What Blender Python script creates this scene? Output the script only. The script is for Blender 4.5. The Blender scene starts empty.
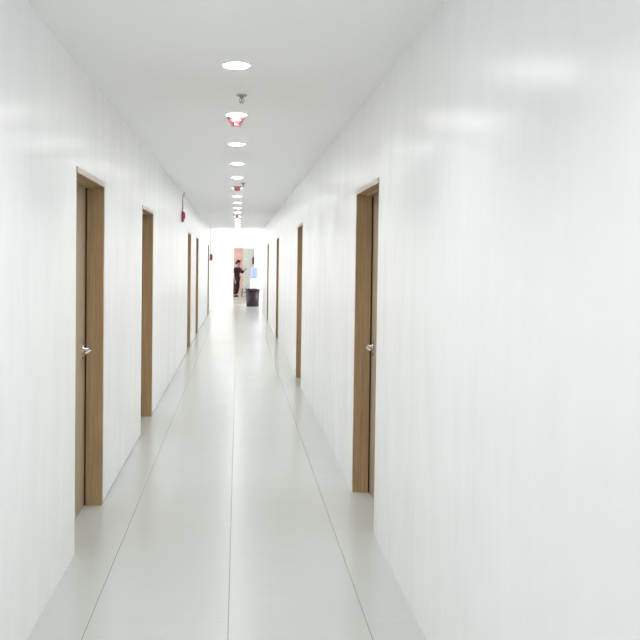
import bpy, bmesh, math, random
from mathutils import Matrix, Vector
random.seed(7)
LAMP = 3.05
S = bpy.context.scene
C = S.collection
PI = math.pi

# ------------------------------------------------------------------ place
A, B = 0.848, 0.797        # left / right wall distance from the camera axis
H = 2.58                   # ceiling height
YB, YC, YE = -2.6, 25.2, 29.0   # wall behind, corridor mouth, end wall of the hall
HD = 2.045                 # door frame height
REC = 0.11                 # door leaf recess

# ------------------------------------------------------------------ helpers
def mesh_obj(name, bm, mat, parent=None, smooth=False):
    me = bpy.data.meshes.new(name)
    bm.normal_update()
    bm.to_mesh(me); bm.free()
    if smooth:
        for p in me.polygons: p.use_smooth = True
    o = bpy.data.objects.new(name, me)
    for m in (mat if isinstance(mat, (list, tuple)) else [mat]):
        me.materials.append(m)
    C.objects.link(o)
    if parent: o.parent = parent
    return o

def box(bm, x0, x1, y0, y1, z0, z1, bev=0.0):
    r = bmesh.ops.create_cube(bm, size=1.0)
    vs = r['verts']
    for v in vs:
        v.co = Vector((x0 + (v.co.x + .5) * (x1 - x0), y0 + (v.co.y + .5) * (y1 - y0), z0 + (v.co.z + .5) * (z1 - z0)))
    if bev:
        es = list({e for v in vs for e in v.link_edges})
        bmesh.ops.bevel(bm, geom=es, offset=bev, segments=2, profile=.5, affect='EDGES')
    return bm

def lathe(bm, prof, n=32, M=None, cap=True):
    """prof: list of (r, z); revolved about z"""
    rings = []
    M = M or Matrix.Identity(4)
    for r, z in prof:
        if r < 1e-6:
            rings.append([bm.verts.new(M @ Vector((0, 0, z)))])
        else:
            rings.append([bm.verts.new(M @ Vector((r * math.cos(2 * PI * i / n), r * math.sin(2 * PI * i / n), z))) for i in range(n)])
    for a, b in zip(rings, rings[1:]):
        for i in range(n):
            j = (i + 1) % n
            if len(a) == 1 and len(b) == 1: continue
            if len(a) == 1: bm.faces.new((a[0], b[j], b[i]))
            elif len(b) == 1: bm.faces.new((a[i], a[j], b[0]))
            else: bm.faces.new((a[i], a[j], b[j], b[i]))
    bmesh.ops.recalc_face_normals(bm, faces=bm.faces[:])
    return bm

def tube(bm, pts, rad, n=10):
    pts = [Vector(p) for p in pts]
    rings = []
    for i, p in enumerate(pts):
        d = (pts[min(i + 1, len(pts) - 1)] - pts[max(i - 1, 0)]).normalized()
        u = d.orthogonal().normalized()
        if rings:
            u = (pu - d * pu.dot(d)).normalized()
        pu = u
        w = d.cross(u)
        r = rad[i] if isinstance(rad, (list, tuple)) else rad
        rings.append([bm.verts.new(p + (u * math.cos(2 * PI * k / n) + w * math.sin(2 * PI * k / n)) * r) for k in range(n)])
    for a, b in zip(rings, rings[1:]):
        for k in range(n):
            bm.faces.new((a[k], a[(k + 1) % n], b[(k + 1) % n], b[k]))
    bm.faces.new(rings[0][::-1]); bm.faces.new(rings[-1])
    bmesh.ops.recalc_face_normals(bm, faces=bm.faces[:])
    return bm

def empty(name, loc, rz=0):
    o = bpy.data.objects.new(name, None); C.objects.link(o)
    o.location = loc; o.rotation_euler = (0, 0, rz); o.empty_display_size = .1
    return o

def tag(o, label, cat, group=None):
    o['label'] = label; o['category'] = cat
    if group: o['group'] = group
    return o

def structure(o, label=None, cat=None):
    o['kind'] = 'structure'
    if label: o['label'] = label
    if cat: o['category'] = cat
    return o

def copy_tree(o, parent=None):
    c = o.copy(); C.objects.link(c)
    if parent: c.parent = parent
    for ch in list(o.children): copy_tree(ch, c)
    return c

# ------------------------------------------------------------------ materials
def mat(name, col, rough=.5, metal=0.0, spec=.5, **kw):
    m = bpy.data.materials.new(name); m.use_nodes = True
    b = m.node_tree.nodes['Principled BSDF']
    b.inputs['Base Color'].default_value = (*col, 1)
    b.inputs['Roughness'].default_value = rough
    b.inputs['Metallic'].default_value = metal
    b.inputs['Specular IOR Level'].default_value = spec
    for k, v in kw.items(): b.inputs[k].default_value = v
    return m

def nodes(m):
    nt = m.node_tree
    return nt, nt.nodes, nt.links, nt.nodes['Principled BSDF']

def noise_mapped(nt, scale, nscale, detail=4, rough=.5, src='Object'):
    tc = nt.nodes.new('ShaderNodeTexCoord'); mp = nt.nodes.new('ShaderNodeMapping')
    mp.inputs['Scale'].default_value = scale
    nz = nt.nodes.new('ShaderNodeTexNoise')
    nz.inputs['Scale'].default_value = nscale; nz.inputs['Detail'].default_value = detail; nz.inputs['Roughness'].default_value = rough
    nt.links.new(tc.outputs[src], mp.inputs['Vector']); nt.links.new(mp.outputs[0], nz.inputs['Vector'])
    return nz

def ramp(nt, src, stops):
    r = nt.nodes.new('ShaderNodeValToRGB')
    el = r.color_ramp.elements
    while len(el) < len(stops): el.new(.5)
    for e, (p, c) in zip(el, stops):
        e.position = p; e.color = (*c, 1) if len(c) == 3 else c
    nt.links.new(src, r.inputs[0])
    return r

def wall_paint(name, col):
    """white gloss paint laid on with a roller over uneven board: vertical waves"""
    m = mat(name, col, .3, spec=.45)
    nt, N, L, b = nodes(m)
    n1 = noise_mapped(nt, (3.4, 3.4, .9), 1.3, 2.5, .55)
    n2 = noise_mapped(nt, (1, 1, .5), 1.3, 2, .5)
    b1 = N.new('ShaderNodeBump'); b1.inputs['Strength'].default_value = 1; b1.inputs['Distance'].default_value = .0034
    b2 = N.new('ShaderNodeBump'); b2.inputs['Strength'].default_value = 1; b2.inputs['Distance'].default_value = .018
    L.new(n2.outputs[0], b2.inputs['Height']); L.new(n1.outputs[0], b1.inputs['Height'])
    L.new(b2.outputs[0], b1.inputs['Normal']); L.new(b1.outputs[0], b.inputs['Coat Normal'])
    b.inputs['Coat Weight'].default_value = 1; b.inputs['Coat IOR'].default_value = 1.42
    b.inputs['Roughness'].default_value = .6; b.inputs['Specular IOR Level'].default_value = .2
    b.inputs['Coat Roughness'].default_value = .25
    return m

M_wall = wall_paint('gloss_white_wall_paint', (.885, .893, .893))
M_hall = mat('hall_white_paint', (.90, .885, .87), .5)
M_ceil = mat('matte_white_ceiling_paint', (.93, .93, .93), .75, spec=.2)
_nt, _N, _L, _b = nodes(M_ceil)
_n = noise_mapped(_nt, (.35, .75, 1), 1.0, 1, .4)
_bp = _N.new('ShaderNodeBump'); _bp.inputs['Distance'].default_value = .02
_L.new(_n.outputs[0], _bp.inputs['Height']); _L.new(_bp.outputs[0], _b.inputs['Normal'])

def wood(name, c0, c1, rough=.42):
    m = mat(name, c0, rough, spec=.4)
    nt, N, L, b = nodes(m)
    n = noise_mapped(nt, (26, 26, 1.1), 2.2, 6, .6)
    n2 = noise_mapped(nt, (120, 120, 3), 2.0, 3, .6)
    r = ramp(nt, n.outputs[0], [(.3, c0), (.7, c1)])
    r2 = ramp(nt, n2.outputs[0], [(.35, (.8, .8, .8)), (.65, (1, 1, 1))])
    mx = N.new('ShaderNodeMix'); mx.data_type = 'RGBA'; mx.blend_type = 'MULTIPLY'; mx.inputs[0].default_value = 1
    L.new(r.outputs[0], mx.inputs[6]); L.new(r2.outputs[0], mx.inputs[7]); L.new(mx.outputs[2], b.inputs['Base Color'])
    bp = N.new('ShaderNodeBump'); bp.inputs['Distance'].default_value = .0004
    L.new(n2.outputs[0], bp.inputs['Height']); L.new(bp.outputs[0], b.inputs['Normal'])
    return m
M_frame = wood('brown_wood_frame', (.39, .255, .13), (.51, .355, .20))
M_leaf = wood('tan_wood_door', (.43, .335, .225), (.53, .42, .295))
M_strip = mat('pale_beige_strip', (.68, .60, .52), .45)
M_groove = mat('dark_brown_seal', (.045, .025, .014), .7)
M_steel = mat('brushed_steel', (.72, .70, .66), .22, 1.0)
M_keyhole = mat('dark_keyway', (.03, .03, .03), .5)

def tile_floor():
    m = mat('pale_grey_porcelain_tile', (.6, .61, .58), .3, spec=.5)
    nt, N, L, b = nodes(m)
    tc = N.new('ShaderNodeTexCoord'); sx = N.new('ShaderNodeSeparateXYZ'); L.new(tc.outputs['Object'], sx.inputs[0])
    def mth(op, a, bb=None, c=None):
        n = N.new('ShaderNodeMath'); n.operation = op
        for i, v in enumerate((a, bb, c)):
            if v is None: continue
            if isinstance(v, (int, float)): n.inputs[i].default_value = v
            else: L.new(v, n.inputs[i])
        return n.outputs[0]
    u = mth('DIVIDE', mth('ADD', sx.outputs[0], .0246 + 6.0), .6)          # columns 0.6 m wide
    col = mth('FLOOR', u)
    odd = mth('MODULO', col, 2.0)
    fu = mth('FRACT', u)
    du = mth('MULTIPLY', mth('MINIMUM', fu, mth('SUBTRACT', 1.0, fu)), .6)
    v = mth('ADD', mth('DIVIDE', mth('ADD', sx.outputs[1], 12.0 - 3.33), 1.2), mth('MULTIPLY', mth('COMPARE', col, 10.0, .1), .34))
    fv = mth('FRACT', v)
    dv = mth('MULTIPLY', mth('MINIMUM', fv, mth('SUBTRACT', 1.0, fv)), 1.2)
    lu = mth('LESS_THAN', du, .0014); lv = mth('MULTIPLY', mth('LESS_THAN', dv, .0011), .25)
    joint = mth('MAXIMUM', lu, lv)
    # per tile tone and fine cross-grain streaks
    wn = N.new('ShaderNodeTexWhiteNoise'); wn.noise_dimensions = '2D'
    cv = N.new('ShaderNodeCombineXYZ'); L.new(col, cv.inputs[0]); L.new(mth('FLOOR', v), cv.inputs[1]); L.new(cv.outputs[0], wn.inputs['Vector'])
    n1 = noise_mapped(nt, (1.2, 26, 1), 2.0, 5, .6)
    n2 = noise_mapped(nt, (1, 1, 1), 1.1, 3, .5)
    t = mth('ADD', mth('MULTIPLY', wn.outputs[0], .035), mth('ADD', mth('MULTIPLY', n1.outputs[0], .07), mth('MULTIPLY', n2.outputs[0], .05)))
    r = ramp(nt, t, [(.0, (.43, .442, .418)), (.16, (.505, .517, .49))])
    mx = N.new('ShaderNodeMix'); mx.data_type = 'RGBA'; L.new(joint, mx.inputs[0]); L.new(r.outputs[0], mx.inputs[6])
    mx.inputs[7].default_value = (.2, .2, .19, 1); L.new(mx.outputs[2], b.inputs['Base Color'])
    rr = N.new('ShaderNodeMapRange'); rr.inputs['To Min'].default_value = .2; rr.inputs['To Max'].default_value = .26
    L.new(n1.outputs[0], rr.inputs[0]); L.new(rr.outputs[0], b.inputs['Roughness'])
    bp = N.new('ShaderNodeBump'); bp.inputs['Distance'].default_value = .0012
    L.new(mth('SUBTRACT', mth('MULTIPLY', n1.outputs[0], .06), joint), bp.inputs['Height']); L.new(bp.outputs[0], b.inputs['Normal'])
    return m
M_floor = tile_floor()
M_annexfloor = mat('grey_tan_cement', (.42, .38, .34), .6)
_nt, _N, _L, _b = nodes(M_annexfloor)
_r = ramp(_nt, noise_mapped(_nt, (1, 1, 1), 5, 5).outputs[0], [(.3, (.36, .33, .29)), (.7, (.5, .46, .41))]); _L.new(_r.outputs[0], _b.inputs['Base Color'])
M_pink = mat('faded_pink_render', (.62, .38, .31), .8)
_nt, _N, _L, _b = nodes(M_pink)
_r = ramp(_nt, noise_mapped(_nt, (1, 1, 1), 3, 5).outputs[0], [(.3, (.64, .41, .36)), (.7, (.74, .52, .45))]); _L.new(_r.outputs[0], _b.inputs['Base Color'])
M_greywall = mat('grey_green_board', (.46, .49, .46), .6)
_nt, _N, _L, _b = nodes(M_greywall)
_r = ramp(_nt, noise_mapped(_nt, (1, 1, 1), 9, 5).outputs[0], [(.3, (.58, .62, .59)), (.7, (.70, .74, .70))]); _L.new(_r.outputs[0], _b.inputs['Base Color'])

def emit(name, col, s):
    m = mat(name, (1, 1, 1), .5)
    b = m.node_tree.nodes['Principled BSDF']
    b.inputs['Emission Color'].default_value = (*col, 1); b.inputs['Emission Strength'].default_value = s
    return m
M_led = emit('lit_led_diffuser', (.965, .978, 1.0), 20)
M_white = mat('white_plastic', (.86, .86, .86), .35)
M_red = mat('red_plastic', (.42, .05, .09), .35)
M_pinkred = mat('pinkish_red_plastic', (.72, .25, .28), .4)
M_darkred = mat('dark_red_plastic', (.16, .03, .045), .4)
M_dark = mat('dark_grey_plastic', (.05, .05, .055), .4)
M_pipe = mat('grey_conduit', (.34, .33, .33), .4)
M_bin = mat('dark_purple_grey_plastic', (.024, .014, .024), .45, spec=.25)
M_binin = mat('bin_inside', (.03, .022, .03), .6)
M_disp = mat('dispenser_white', (.88, .86, .88), .3)
M_blue = mat('blue_bottle_plastic', (.42, .52, .85), .12, **{'Transmission Weight': .45, 'IOR': 1.2})
M_bluecap = mat('blue_tap', (.08, .2, .7), .35)
M_redcap = mat('red_tap', (.7, .05, .05), .35)
M_brownbox = mat('dark_red_brown_box', (.16, .07, .07), .45)
M_olive = mat('dark_olive_legs', (.10, .09, .055), .5)
M_cream = mat('cream_plastic', (.72, .70, .60), .45)

# ------------------------------------------------------------------ shell
LD = [(4.11, 4.96), (6.92, 7.80), (13.2, 14.05), (15.85, 16.7), (22.05, 22.9)]
RD = [(4.43, 5.27), (9.66, 10.45), (15.2, 16.05), (20.2, 21.05)]
T = .16

def side_wall(name, side, x, doors, y0, y1, gap_from=1e9):
    """one wall with door openings; side -1 left, +1 right; face at x"""
    bm = bmesh.new()
    xi, xo = x, x + side * T
    lo, hi = min(xi, xo), max(xi, xo)
    y = y0
    segs = []
    for a, b in doors:
        segs.append((y, a)); y = b
        box(bm, lo, hi, a, b, HD, H)
    segs.append((y, y1))
    for a, b in segs:
        if a > gap_from:       # shadow gap along the foot of the board
            box(bm, lo, hi, a, b,   .009, H)
            q = x + side * .016
            box(bm, min(q, xo), max(q, xo), a, b, 0, .009)
        else:
            box(bm, lo, hi, a, b, 0, H)
    bmesh.ops.remove_doubles(bm, verts=bm.verts[:], dist=1e-5)
    return structure(mesh_obj(name, bm, M_wall))
side_wall('wall_left', -1, -A, LD, YB, YC, 4.5)
side_wall('wall_right', 1, B, RD, YB, YC)

XL, XR = -3.6, 3.6
bm = bmesh.new(); box(bm, XL - .2, XR + .2, YB - .2, YE + .16, -.12, 0); structure(mesh_obj('floor', bm, M_floor))
bm = bmesh.new()
box(bm, XL - .2, XR + .2, YB - .2, YE + .16, H, H + .12); structure(mesh_obj('ceiling', bm, M_ceil))

# wall behind the camera; its unseen window is added to light the near walls
bm = bmesh.new()
wx0, wx1, wz0, wz1 = -.45, .41, .95, 2.2
box(bm, -A, wx0, YB - T, YB, 0, H); box(bm, wx1, B, YB - T, YB, 0, H)
box(bm, wx0, wx1, YB - T, YB, 0, wz0); box(bm, wx0, wx1, YB - T, YB, wz1, H)
structure(mesh_obj('wall_back', bm, M_wall))
def window_frame(name, axis, at, u0, u1, z0, z1, n):
    bm = bmesh.new(); w = .05
    def seg(a, b, c, d):
        if axis == 'y': box(bm, a, b, at - .03, at + .03, c, d)
        else: box(bm, at - .03, at + .03, a, b, c, d)
    seg(u0, u1, z0, z0 + w); seg(u0, u1, z1 - w, z1)
    for k in range(n + 1):
        c = u0 + (u1 - u0 - w) * k / n
        seg(c, c + w, z0 + w, z1 - w)
    o = structure(mesh_obj(name, bm, M_white)); return o
window_frame('window_1', 'y', YB - .08, wx0, wx1, wz0, wz1, 2)

# bright hall at the mouth of the corridor: side windows left and right
bm = bmesh.new(); bm2 = bmesh.new()
for b_, x0, x1 in ((bm, XL, -A - T), (bm2, B + T, XR)):
    box(b_, x0, x1, YC - T, YC, 0, H)
structure(mesh_obj('wall_hall_front_left', bm, M_hall)); structure(mesh_obj('wall_hall_front_right', bm2, M_hall))
for nm, x0, x1, k in (('wall_hall_left', XL - T, XL, 2), ('wall_hall_right', XR, XR + T, 3)):
    bm = bmesh.new()
    box(bm, x0, x1, YC - T, YE + T, 0, .25); box(bm, x0, x1, YC - T, YE + T, 2.45, H)
    box(bm, x0, x1, YC - T, YC + .2, .25, 2.45); box(bm, x0, x1, YE - .2, YE + T, .25, 2.45)
    structure(mesh_obj(nm, bm, M_hall))
    window_frame('window_%d' % k, 'x', (x0 + x1) / 2, YC + .2, YE - .2, .25, 2.45, 3)
# end wall with the doorway to the next room
DX0, DX1, DZ = -.165, .615, 2.04
bm = bmesh.new()
box(bm, XL, DX0, YE, YE + T, 0, H); box(bm, DX1, XR, YE, YE + T, 0, H); box(bm, DX0, DX1, YE, YE + T, DZ, H)
structure(mesh_obj('wall_end', bm, M_hall))
bm = bmesh.new(); w = .1
box(bm, DX1, DX1 + w, YE - .02, YE, 0, DZ + w); box(bm, DX0 - w, DX0, YE - .02, YE, 0, DZ + w); box(bm, DX0, DX1, YE - .02, YE, DZ, DZ + w)
structure(mesh_obj('trim_1', bm, M_hall))
# room beyond
Y2 = 38.0
bm = bmesh.new(); box(bm, -3, 3, YE + .16, Y2 + .2, -.12, 0); structure(mesh_obj('floor_beyond', bm, M_annexfloor))
bm = bmesh.new(); box(bm, -3, 3, YE + .16, Y2 + .2, 2.7, 2.8); structure(mesh_obj('ceiling_beyond', bm, M_ceil))
bm = bmesh.new(); box(bm, -3, 3, Y2, Y2 + .15, 0, 2.7); structure(mesh_obj('wall_beyond_back', bm, M_pink))
bm = bmesh.new(); box(bm, .23, 3, 34.6, 34.72, 0, 2.7); structure(mesh_obj('wall_beyond_right', bm, M_greywall))
bm = bmesh.new(); box(bm, 2.9, 3, YE + T, Y2, 0, 2.7); structure(mesh_obj('wall_beyond_side', bm, M_greywall))
bm = bmesh.new(); box(bm, -3, -2.9, YE + T, Y2, 0, .8); box(bm, -3, -2.9, YE + T, Y2, 2.35, 2.7); structure(mesh_obj('wall_beyond_left', bm, M_greywall))

# ------------------------------------------------------------------ doors
def make_handle(side, parent, yc, h):
    """lever on the corridor face; y pointing back towards the hinge (near side)"""
    xf = side * REC
    s = -side                                   # towards the corridor
    R = Matrix.Translation((xf, yc, 1.0)) @ Matrix.Rotation(s * PI / 2, 4, 'Y')
    hnd = mesh_obj('door_handle', lathe(bmesh.new(), [(0, 0), (.027, 0), (.027, .006), (.023, .010), (.012, .011), (.010, .014), (.010, .046), (0, .046)], 24, R), M_steel, parent, True)
    bm = bmesh.new()
    x = xf + s * .05
    tube(bm, [(x - s * .008, yc + h * .012, 1.0), (x, yc, 1.0), (x + s * .004, yc - h * .03, 1.002), (x + s * .002, yc - h * .08, .998), (x - s * .006, yc - h * .115, .992), (x - s * .016, yc - h * .122, .991)],
         [.009, .011, .0095, .0085, .008, .007], 12)
    mesh_obj('lever', bm, M_steel, hnd, True)
    mesh_obj('keyhole', lathe(bmesh.new(), [(0, .0), (.008, .0), (.008, .004), (0, .004)], 16,
             Matrix.Translation((xf, yc, .945)) @ Matrix.Rotation(s * PI / 2, 4, 'Y')), M_keyhole, hnd)

def make_door(n, side, x, y0, y1, label, far_lock):
    d = empty('door_%d' % n, (x, 0, 0))
    structure(d, label, 'door')
    fw = .032
    p, q = -side * .003, side * (REC + .05)     # frame from slightly proud of the wall to its back
    st0, st1 = side * .055, side * (REC - .011) # the stop on its inner half
    bm = bmesh.new()
    pn = side * .006                            # the near post sits just behind the plaster edge
    box(bm, min(pn, q), max(pn, q), y0, y0 + .014, 0, HD - fw)
    box(bm, min(p, q), max(p, q), y1 - fw, y1, 0, HD - fw, .0015)
    box(bm, min(p, q), max(p, q), y0, y1, HD - fw, HD, .0015)
    mesh_obj('door_frame', bm, M_frame, d)
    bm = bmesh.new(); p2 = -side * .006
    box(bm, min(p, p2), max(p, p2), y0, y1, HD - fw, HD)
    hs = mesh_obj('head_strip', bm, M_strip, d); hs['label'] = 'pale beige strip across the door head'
    bm = bmesh.new()
    sw = .011
    for a, b in ((y0 + .014, y0 + .014 + sw), (y1 - fw - sw, y1 - fw)):
        box(bm, min(st0, st1), max(st0, st1), a, b, 0, HD - fw, .001)
    box(bm, min(st0, st1), max(st0, st1), y0 + .014, y1 - fw, HD - fw - sw, HD - fw, .001)
    mesh_obj('door_stop', bm, M_frame, d)
    bm = bmesh.new()
    g0, g1 = side * (REC - .011), side * REC  # dark strip gives the groove between stop and leaf its shade by colour
    for a, b in ((y0 + .014, y0 + .018), (y1 - fw - .004, y1 - fw)):
        box(bm, min(g0, g1), max(g0, g1), a, b, 0, HD - fw)
    box(bm, min(g0, g1), max(g0, g1), y0 + .018, y1 - fw - .004, HD - fw - .004, HD - fw)
    sl_ = mesh_obj('door_seal', bm, M_groove, d); sl_['label'] = 'dark seal between frame and leaf'
    bm = bmesh.new()
    l0, l1 = side * REC, side * (REC + .04)
    box(bm, min(l0, l1), max(l0, l1), y0 + .014, y1 - fw, .003, HD - fw)
    mesh_obj('door_leaf', bm, M_leaf, d)
    make_handle(side, d, y1 - fw - .075 if far_lock else y0 + fw + .075, 1 if far_lock else -1)
    return d
names_l = ['wooden door in the left wall nearest the viewer, handle in full view', 'second wooden door along the left wall from the viewer',
           'third door along the left wall, first beyond the red alarm', 'fourth door along the left wall, close behind the third',
           'farthest door in the left wall beside the small brown box']
names_r = ['wooden door in the right wall nearest the viewer with steel lever', 'second wooden door along the right wall from the viewer',
           'third door along the right wall, seen as a thin brown line', 'farthest door in the right wall near the dark bin']
for i, (a, b) in enumerate(LD): make_door(i + 1, -1, -A, a, b, names_l[i], i == 0)
for i, (a, b) in enumerate(RD): make_door(i + 6, 1, B, a, b, names_r[i], i == 0)

# ------------------------------------------------------------------ ceiling fittings
def make_downlight():
    t = empty('ceiling_light', (0, 0, 0))
    mesh_obj('trim_ring', lathe(bmesh.new(), [(.078, .0), (.086, .0), (.086, -.003), (.083, -.005), (.079, -.005), (.078, -.004), (.078, 0)], 40), M_white, t, True)
    mesh_obj('diffuser', lathe(bmesh.new(), [(0, -.012), (.03, -.0115), (.055, -.0095), (.072, -.006), (.0775, -.002), (.0775, -.0005), (0, -.0005)], 40), M_led, t)
    return t
ordinal = ['nearest', 'second', 'third', 'fourth', 'fifth', 'sixth', 'seventh', 'eighth', 'ninth', 'tenth', 'eleventh', 'twelfth', 'thirteenth', 'fourteenth', 'fifteenth']
lp = make_downlight(); lp.scale = (.89, .89, 1); first = True
spots = [4.09 + 1.372 * k for k in range(15)]
for k, y in enumerate(spots):
    o = lp if k == 0 else copy_tree(lp)
    o.location = (-.02, y, H)
    if k == 0: lab = 'nearest and largest round white light glowing in the ceiling'
    elif k == 1: lab = 'second round ceiling light, between the grey sprinkler and red detector'
    elif k == len(spots) - 1: lab = 'farthest round ceiling light, just before the bright end'
    else: lab = '%s round ceiling light counted from the viewer' % ordinal[k]
    tag(o, lab, 'ceiling light', 'round lights along the ceiling')
# the row goes on behind the viewer
for k in range(1, 3):
    o = copy_tree(lp); o.location = (-.02, 4.09 - 1.372 * k, H)
    tag(o, 'round ceiling light in the row behind the viewer', 'ceiling light', 'round lights behind the viewer')

def make_sprinkler():
    t = empty('fire_sprinkler', (0, 0, 0))
    mesh_obj('escutcheon', lathe(bmesh.new(), [(0, 0), (.034, 0), (.034, -.003), (.026, -.008), (.013, -.009), (0, -.009)], 28), M_pipe, t, True)
    mesh_obj('nozzle', lathe(bmesh.new(), [(0, -.008), (.011, -.008), (.011, -.02), (.007, -.022), (0, -.022)], 16), M_pipe, t, True)
    bm = bmesh.new()
    for s in (-1, 1):
        tube(bm, [(s * .009, 0, -.018), (s * .014, 0, -.026), (s * .012, 0, -.038), (s * .003, 0, -.046)], .0024, 8)
    mesh_obj('yoke', bm, M_pipe, t, True)
    bm = bmesh.new(); lathe(bm, [(0, -.045), (.015, -.046), (.015, -.0485), (0, -.0485)], 20)
    mesh_obj('deflector', bm, M_pipe, t)
    mesh_obj('glass_bulb', lathe(bmesh.new(), [(0, -.022), (.003, -.024), (.0035, -.034), (0, -.044)], 10), M_red, t, True)
    return t
sp = make_sprinkler()
for k, (x, y, lab) in enumerate(((.013, 4.83, 'grey fire sprinkler hanging between the two nearest ceiling lights'),
                                 (.056, 10.25, 'small far grey fire sprinkler right of the ceiling light row'))):
    o = sp if k == 0 else copy_tree(sp)
    o.location = (x, y, H); tag(o, lab, 'sprinkler', 'fire sprinklers on the ceiling')

def make_detector():
    t = empty('smoke_detector', (0, 0, 0))
    mesh_obj('base', lathe(bmesh.new(), [(0, 0), (.050, 0), (.050, -.008), (.046, -.013), (0, -.013)], 36), M_pinkred, t, True)
    mesh_obj('sensor_head', lathe(bmesh.new(), [(0, -.013), (.043, -.013), (.041, -.022), (.030, -.036), (.026, -.037), (.026, -.046), (.022, -.052), (0, -.053)], 36), M_pinkred, t, True)
    for k in range(8):
        a = 2 * PI * k / 8 + .2
        bm = bmesh.new(); box(bm, .0245, .028, -.004, .004, -.047, -.037)
        o = mesh_obj('vent_slot', bm, M_darkred, t); o.rotation_euler = (0, 0, a)
    return t
dt = make_detector()
for k, (x, y, lab) in enumerate(((-.026, 5.6, 'nearest pinkish red detector on the ceiling behind the second light'),
                                 (-.02, 10.75, 'middle red detector on the ceiling beside the small far sprinkler'),
                                 (-.03, 17.35, 'farthest and smallest red detector on the ceiling'))):
    o = dt if k == 0 else copy_tree(dt)
    o.scale = (1.25, 1.25, 1.15); o.location = (x, y, H); tag(o, lab, 'smoke detector', 'red detectors on the ceiling')

# red alarm sounder on the left wall, fed by a conduit from the ceiling
t = empty('fire_alarm', (-A, 11.75, 2.14))
tag(t, 'red fire alarm high on the left wall below a thin grey conduit', 'fire alarm')
bm = bmesh.new(); box(bm, 0, .035, -.06, .06, .03, .15, .008); mesh_obj('housing', bm, M_red, t)
mesh_obj('horn', lathe(bmesh.new(), [(0, .0), (.05, .0), (.05, .008), (.038, .015), (.015, .018), (0, .018)], 28, Matrix.Translation((.034, 0, .09)) @ Matrix.Rotation(PI / 2, 4, 'Y')), M_red, t, True)
bm = bmesh.new(); box(bm, 0, .028, -.035, .035, -.005, .03, .006); mesh_obj('strobe', bm, M_darkred, t)
bm = bmesh.new(); tube(bm, [(.012, 0, .149), (.012, 0, .36), (.016, 0, .39), (.03, 0, .415), (.034, 0, .438)], .0075, 10); mesh_obj('conduit', bm, M_pipe, t, True)

# small brown box near the mouth of the corridor
t = empty('call_point', (-A, 23.75, 1.56))
tag(t, 'small dark reddish brown box on the left wall beyond the last door', 'wall box')
bm = bmesh.new(); box(bm, 0, .075, -.08, .08, 0, .2, .008); mesh_obj('box_body', bm, M_brownbox, t)
bm = bmesh.new(); box(bm, .0745, .082, -.05, .05, .05, .15, .004); mesh_obj('face_plate', bm, M_red, t)
bm = bmesh.new(); tube(bm, [(.014, 0, .199), (.014, 0, 1.015)], .007, 8); mesh_obj('conduit', bm, M_pipe, t, True)

# ------------------------------------------------------------------ bin and water dispenser
t = empty('trash_bin', (.52, 26.8, 0)); t.scale = (1.06, 1.06, 1)
tag(t, 'dark purple grey round bin on the floor in front of the water dispenser', 'bin')
mesh_obj('body', lathe(bmesh.new(), [(0, .0), (.195, .0), (.203, .012), (.222, .56), (.205, .56), (.186, .02), (0, .02)], 48), M_bin, t, True)
mesh_obj('rim', lathe(bmesh.new(), [(.221, .545), (.238, .548), (.242, .575), (.232, .60), (.214, .60), (.206, .575), (.206, .55)], 48), M_bin, t, True)
for s in (-1, 1):
    bm = bmesh.new(); tube(bm, [(s * .222, -.06, .5), (s * .246, -.05, .49), (s * .246, .05, .49), (s * .222, .06, .5)], .009, 8)
    mesh_obj('handle', bm, M_bin, t, True)

t = empty('water_dispenser', (.61, 28.62, 0))
tag(t, 'white floor standing water dispenser with blue bottle behind the dark bin', 'water dispenser')
bm = bmesh.new(); box(bm, -.155, .155, -.15, .15, .02, .9, .02); mesh_obj('cabinet', bm, M_disp, t)
bm = bmesh.new(); box(bm, -.125, .125, -.158, -.149, .06, .52, .004); mesh_obj('cabinet_door', bm, M_white, t)
bm = bmesh.new(); box(bm, -.12, .12, -.155, -.149, .56, .80, .003); mesh_obj('tap_panel', bm, M_white, t)
for x, m in ((-.05, M_redcap), (.05, M_bluecap)):
    bm = bmesh.new(); tube(bm, [(x, -.154, .74), (x, -.185, .74), (x, -.195, .725), (x, -.195, .70)], .009, 10)
    f = mesh_obj('tap', bm, M_white, t, True)
    bm = bmesh.new(); box(bm, x - .012, x + .012, -.2, -.17, .75, .765, .003); mesh_obj('tap_lever', bm, m, f)
bm = bmesh.new(); box(bm, -.1, .1, -.21, -.154, .56, .585, .004); mesh_obj('drip_tray', bm, M_pipe, t)
for x in (-.12, .12):
    for y in (-.115, .115):
        bm = bmesh.new(); lathe(bm, [(0, 0), (.018, 0), (.018, .022), (0, .022)], 12, Matrix.Translation((x, y, 0))); mesh_obj('foot', bm, M_dark, t)
prof = [(0, .885), (.03, .885), (.03, .915), (.055, .925), (.11, .955), (.132, .985)]
for k in range(4):
    z = .985 + k * .068
    prof += [(.135, z + .005), (.135, z + .05), (.127, z + .056), (.127, z + .062)]
prof += [(.135, 1.262), (.135, 1.285), (.12, 1.312), (.09, 1.318), (0, 1.31)]
bm = lathe(bmesh.new(), prof, 40)
bt = mesh_obj('water_bottle', bm, M_blue); bt.location = (.61, 28.62, 0)
bt.parent = None
bt.location = (0, 0, 0); bt.parent = t
bt['label'] = 'blue water bottle'
bm = lathe(bmesh.new(), [(.06, .9), (.08, .9), (.085, .915), (.07, .925), (.058, .922)], 28); mesh_obj('bottle_collar', bm, M_disp, t, True)

c = bmesh.new()
tube(c, [(.0, 27.5, .006), (.08, 27.35, .006), (.17, 27.42, .006), (.28, 27.55, .006), (.40, 28.0, .006), (.44, 28.5, .006)], .006, 8)
tag(mesh_obj('power_cord', c, M_pipe, None, True), 'thin grey cord lying on the floor left of the dark bin', 'cord')

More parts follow.
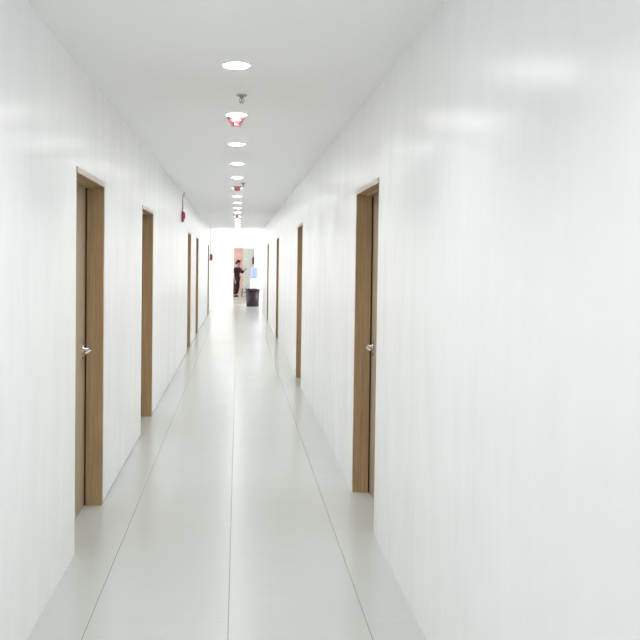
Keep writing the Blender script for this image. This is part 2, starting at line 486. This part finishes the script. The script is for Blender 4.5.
# ------------------------------------------------------------------ beyond the far doorway
t = empty('stool', (.36, 33.9, 0))
tag(t, 'low cream stool with dark legs on the floor beyond the far doorway beside the person', 'stool')
bm = bmesh.new(); box(bm, -.19, .19, -.16, .16, .37, .40, .01); mesh_obj('seat', bm, M_cream, t)
for sx in (-1, 1):
    for sy in (-1, 1):
        bm = bmesh.new(); tube(bm, [(sx * .185, sy * .15, 0), (sx * .15, sy * .125, .372)], [.022, .028], 10); mesh_obj('leg', bm, M_olive, t, True)
bm = bmesh.new()
for sx in (-1, 1): tube(bm, [(sx * .169, -.138, .17), (sx * .169, .138, .17)], .01, 8)
for sy in (-1, 1): tube(bm, [(-.169, sy * .138, .2), (.169, sy * .138, .2)], .01, 8)
mesh_obj('stretcher', bm, M_olive, t, True)

t = empty('wall_fixture', (.675, 34.6, 1.42))
tag(t, 'narrow dark red fixture hanging on the grey wall beyond the far doorway', 'wall fixture')
mesh_obj('cylinder', lathe(bmesh.new(), [(0, 0), (.036, .0), (.042, .012), (.042, .26), (.03, .295), (.014, .31), (0, .31)], 24, Matrix.Translation((0, -.055, 0))), M_darkred, t, True)
bm = bmesh.new(); box(bm, -.014, .014, -.085, -.03, .305, .345, .004); mesh_obj('valve', bm, M_dark, t)
bm = bmesh.new(); box(bm, -.025, .025, -.016, 0, .05, .28, .003); mesh_obj('bracket', bm, M_dark, t)
bm = bmesh.new(); tube(bm, [(.01, -.07, .325), (.04, -.09, .3), (.052, -.075, .2), (.05, -.06, .1)], .007, 8); mesh_obj('hose', bm, M_dark, t, True)

# person in dark clothes, leaning to the right with one arm reaching forward
M_skin = mat('skin', (.40, .21, .17), .5)
M_shirt = mat('dark_maroon_cloth', (.035, .010, .018), .8)
M_trouser = mat('maroon_black_cloth', (.05, .014, .022), .85)
M_hair = mat('black_hair', (.012, .009, .010), .8)
M_shoe = mat('dark_shoe', (.02, .015, .015), .5)
M_eye = mat('eye_dark', (.02, .015, .012), .3)

def skin(name, verts, edges, radii, m, parent, root=0, sub=2):
    me = bpy.data.meshes.new(name); me.from_pydata([Vector(v) for v in verts], edges, []); me.update()
    o = bpy.data.objects.new(name, me); C.objects.link(o); me.materials.append(m)
    o.parent = parent
    sk = o.modifiers.new('Skin', 'SKIN'); sk.use_smooth_shade = True
    for i, r in enumerate(radii):
        me.skin_vertices[0].data[i].radius = (r, r) if isinstance(r, (int, float)) else r
        me.skin_vertices[0].data[i].use_root = (i == root)
    s = o.modifiers.new('Subdivision', 'SUBSURF'); s.levels = sub; s.render_levels = sub
    return o

P = empty('person', (-.085, 33.6, 0), -.65)
tag(P, 'person in dark maroon clothes standing beyond the far doorway, arm reaching right', 'person')
# faces +x (to the right of the picture); left side of the body is the far side (+y)
J = {
 'pelvis': (0, 0, .80), 'waist': (.02, 0, .93), 'chest': (.06, 0, 1.10), 'upper': (.085, 0, 1.20), 'neck': (.105, 0, 1.265), 'neck2': (.125, -.003, 1.315),
 'shn': (.08, -.155, 1.185), 'eln': (.03, -.20, .95), 'wrn': (.10, -.20, .73), 'han': (.12, -.195, .665),
 'shf': (.08, .155, 1.185), 'elf': (.20, .17, 1.02), 'wrf': (.34, .12, 1.13), 'haf': (.395, .105, 1.155),
 'hin': (0, -.085, .77), 'knn': (.045, -.095, .43), 'ann': (-.02, -.095, .085), 'ton': (.10, -.105, .035),
 'hif': (0, .085, .77), 'knf': (.02, .095, .43), 'anf': (-.08, .095, .085), 'tof': (.04, .105, .035)}
P.scale = (1.04, 1.04, 1.03)
R_ = {'pelvis': (.115, .085), 'waist': (.105, .08), 'chest': (.125, .09), 'upper': (.10, .075), 'neck': .05, 'neck2': .046,
 'shn': .05, 'eln': .037, 'wrn': .026, 'han': .03, 'shf': .05, 'elf': .037, 'wrf': .026, 'haf': .03,
 'hin': .078, 'knn': .052, 'ann': .036, 'ton': .032, 'hif': .078, 'knf': .052, 'anf': .036, 'tof': .032}
ED = [('pelvis', 'waist'), ('waist', 'chest'), ('chest', 'upper'), ('upper', 'neck'), ('neck', 'neck2'),
 ('upper', 'shn'), ('shn', 'eln'), ('eln', 'wrn'), ('wrn', 'han'), ('upper', 'shf'), ('shf', 'elf'), ('elf', 'wrf'), ('wrf', 'haf'),
 ('pelvis', 'hin'), ('hin', 'knn'), ('knn', 'ann'), ('ann', 'ton'), ('pelvis', 'hif'), ('hif', 'knf'), ('knf', 'anf'), ('anf', 'tof')]
vs = list(J); pts = [J[k] for k in vs]; rad = [R_[k] for k in vs]; ed = [(vs.index(a), vs.index(b)) for a, b in ED]
# head chain: skull, brow, jaw, nose, ears
def add(p, r, frm):
    pts.append(p); rad.append(r); ed.append((frm, len(pts) - 1)); return len(pts) - 1
i0 = add((.138, -.004, 1.365), .066, vs.index('neck2'))
i1 = add((.146, -.004, 1.425), .079, i0)
i2 = add((.142, -.004, 1.472), .062, i1)
add((.226, -.004, 1.385), .014, i1)
# fingers on both hands
for hk, dirv, side in (('han', Vector((.25, .05, -1)), -1), ('haf', Vector((1, -.15, .25)), 1)):
    h = Vector(J[hk]); d = dirv.normalized(); up = Vector((0, 0, 1)) if hk == 'haf' else Vector((1, 0, 0))
    w = (up - d * up.dot(d)).normalized(); nrm = d.cross(w)
    hi = vs.index(hk)
    for k, ln in enumerate((.058, .068, .064, .05)):
        o = (k - 1.5) * .021
        a = add(tuple(h + d * .035 + w * o), .0095, hi)
        b = add(tuple(h + d * (.035 + ln * .55) + w * o * 1.1 + nrm * .006), .0085, a)
        add(tuple(h + d * (.035 + ln) + w * o * 1.1 + nrm * .022), .0075, b)
    a = add(tuple(h + w * .034 + d * .002), .010, hi)
    add(tuple(h + w * .05 + d * .036), .0085, a)
skin('body', pts, ed, rad, M_skin, P, 0, 2)
# clothing
def cloth(name, keys, edges, m, grow):
    return skin(name, [J[k] if k in J else EX[k] for k in keys], [(keys.index(a), keys.index(b)) for a, b in edges],
                [(R_[k] if k in R_ else RX[k]) if False else grow(k) for k in keys], m, P, 0, 2)
def lerp(a, b, t): return tuple(Vector(a).lerp(Vector(b), t))
EX = {'cuffn': lerp(J['shn'], J['eln'], .8), 'cufff': lerp(J['elf'], J['wrf'], .8), 'hem': (-.005, 0, .76), 'base': (.098, 0, 1.245),
      'legn': lerp(J['knn'], J['ann'], .95), 'legf': lerp(J['knf'], J['anf'], .95)}
RX = {}
def g_shirt(k):
    return {'hem': (.19, .15), 'pelvis': (.18, .14), 'waist': (.17, .135), 'chest': (.175, .135), 'upper': (.15, .125), 'base': .078, 'shn': .075, 'cuffn': .072,
            'shf': .075, 'elf': .066, 'cufff': .05}[k]
cloth('shirt', ['waist', 'hem', 'chest', 'upper', 'base', 'shn', 'cuffn', 'shf', 'elf', 'cufff'],
      [('hem', 'waist'), ('waist', 'chest'), ('chest', 'upper'), ('upper', 'base'), ('upper', 'shn'), ('shn', 'cuffn'), ('upper', 'shf'), ('shf', 'elf'), ('elf', 'cufff')], M_shirt, g_shirt)
def g_tr(k):
    return {'pelvis': (.14, .115), 'hin': .115, 'knn': .1, 'legn': .09, 'hif': .115, 'knf': .1, 'legf': .09}[k]
cloth('trousers', ['pelvis', 'hin', 'knn', 'legn', 'hif', 'knf', 'legf'],
      [('pelvis', 'hin'), ('hin', 'knn'), ('knn', 'legn'), ('pelvis', 'hif'), ('hif', 'knf'), ('knf', 'legf')], M_trouser, g_tr)
for a, b in (('ann', 'ton'), ('anf', 'tof')):
    ax, ay, az = J[a]
    skin('shoe', [(ax - .03, ay, .045), (ax + .03, ay, .048), (ax + .11, ay, .042), (ax + .155, ay, .036)], [(0, 1), (1, 2), (2, 3)], [.045, .048, .042, .034], M_shoe, P, 0, 2)
# hair: cap and a knot at the back
skin('hair', [(.118, -.004, 1.452), (.135, -.004, 1.487), (.082, -.004, 1.412), (.06, -.004, 1.36), (.03, -.004, 1.41)], [(0, 1), (0, 2), (2, 3), (2, 4)],
     [.09, .062, .08, .062, .05], M_hair, P, 0, 2)
for s in (-1, 1):
    bm = bmesh.new(); bmesh.ops.create_uvsphere(bm, u_segments=12, v_segments=8, radius=.012)
    o = mesh_obj('eye', bm, M_eye, P, True); o.location = (.205, -.004 + s * .03, 1.415)
    bm = bmesh.new(); bmesh.ops.create_uvsphere(bm, u_segments=12, v_segments=8, radius=.03)
    for v in bm.verts: v.co.y *= .4; v.co.x *= .6
    o = mesh_obj('ear', bm, M_skin, P, True); o.location = (.14, -.004 + s * .078, 1.40)
bm = bmesh.new(); box(bm, -.006, .006, -.022, .022, -.005, .005, .003)
o = mesh_obj('mouth', bm, M_darkred, P); o.location = (.205, -.004, 1.352)

# ------------------------------------------------------------------ light
W = bpy.data.worlds.new('World'); S.world = W; W.use_nodes = True
bg = W.node_tree.nodes['Background']
bg.inputs[0].default_value = (.96, .98, 1.0, 1); bg.inputs[1].default_value = 2.7

def portal(loc, rot, sx, sy):
    l = bpy.data.lights.new('window_portal', 'AREA'); l.shape = 'RECTANGLE'; l.size = sx; l.size_y = sy
    l.cycles.is_portal = True
    o = bpy.data.objects.new('window_portal', l); C.objects.link(o); o.location = loc; o.rotation_euler = rot
    return o
portal(((wx0 + wx1) / 2, YB - .05, (wz0 + wz1) / 2), (-PI / 2, 0, PI), wx1 - wx0, wz1 - wz0)
for sgn, xx in ((-1, XL), (1, XR)):
    portal((xx, (YC + YE) / 2, 1.35), (0, sgn * PI / 2, 0), 2.2, YE - YC - .4)

sl = bpy.data.lights.new('sun', 'SUN'); sl.energy = 1.2; sl.angle = .03; sl.color = (1, .85, .78)
so = bpy.data.objects.new('sun', sl); C.objects.link(so)
so.rotation_euler = Vector((-1, .2, -.55)).to_track_quat('-Z', 'Y').to_euler(); so.location = (8, 27, 6)

# each ceiling light throws most of its light downwards, as a lensed fitting does
for k in range(-2, len(spots)):
    ll = bpy.data.lights.new('downlight_lamp', 'AREA'); ll.shape = 'DISK'; ll.size = .15
    ll.energy = LAMP; ll.color = (.965, .978, 1.0); ll.spread = math.radians(118)
    lo = bpy.data.objects.new('downlight_lamp', ll); C.objects.link(lo); lo.location = (-.02, 4.09 + 1.372 * k, H - .016)

# ------------------------------------------------------------------ camera
pitch, roll, pcx, pcy, yaw = .0260, .0115, 256.76, 281.39, .0244
cam = bpy.data.cameras.new('camera'); co = bpy.data.objects.new('camera', cam); C.objects.link(co)
cam.sensor_width = 36; cam.sensor_fit = 'HORIZONTAL'; cam.lens = 780 / 640 * 36; cam.clip_end = 200
cam.shift_x = (320 - pcx) / 640; cam.shift_y = (pcy - 320) / 640
fh = Vector((math.sin(yaw), math.cos(yaw), 0)); r0 = Vector((math.cos(yaw), -math.sin(yaw), 0)); z = Vector((0, 0, 1))
u0 = math.cos(pitch) * z + math.sin(pitch) * fh; F = math.cos(pitch) * fh - math.sin(pitch) * z
Rr = math.cos(roll) * r0 + math.sin(roll) * u0; U = math.cos(roll) * u0 - math.sin(roll) * r0
Mx = Matrix((Rr, U, -F)).transposed().to_4x4(); Mx.translation = (0, 0, 1.56)
co.matrix_world = Mx
S.camera = co

S.view_settings.view_transform = 'Standard'; S.view_settings.look = 'None'
S.view_settings.gamma = 1; S.view_settings.use_curve_mapping = False
S.view_settings.exposure = 1.24
S.cycles.max_bounces = 16; S.cycles.diffuse_bounces = 12; S.cycles.glossy_bounces = 6
S.cycles.sample_clamp_indirect = 8
S.cycles.use_denoising = True
for m_ in bpy.data.materials:
    for n_ in m_.node_tree.nodes:
        if n_.type == 'BUMP' and 'Filter Width' in n_.inputs: n_.inputs['Filter Width'].default_value = 1.0
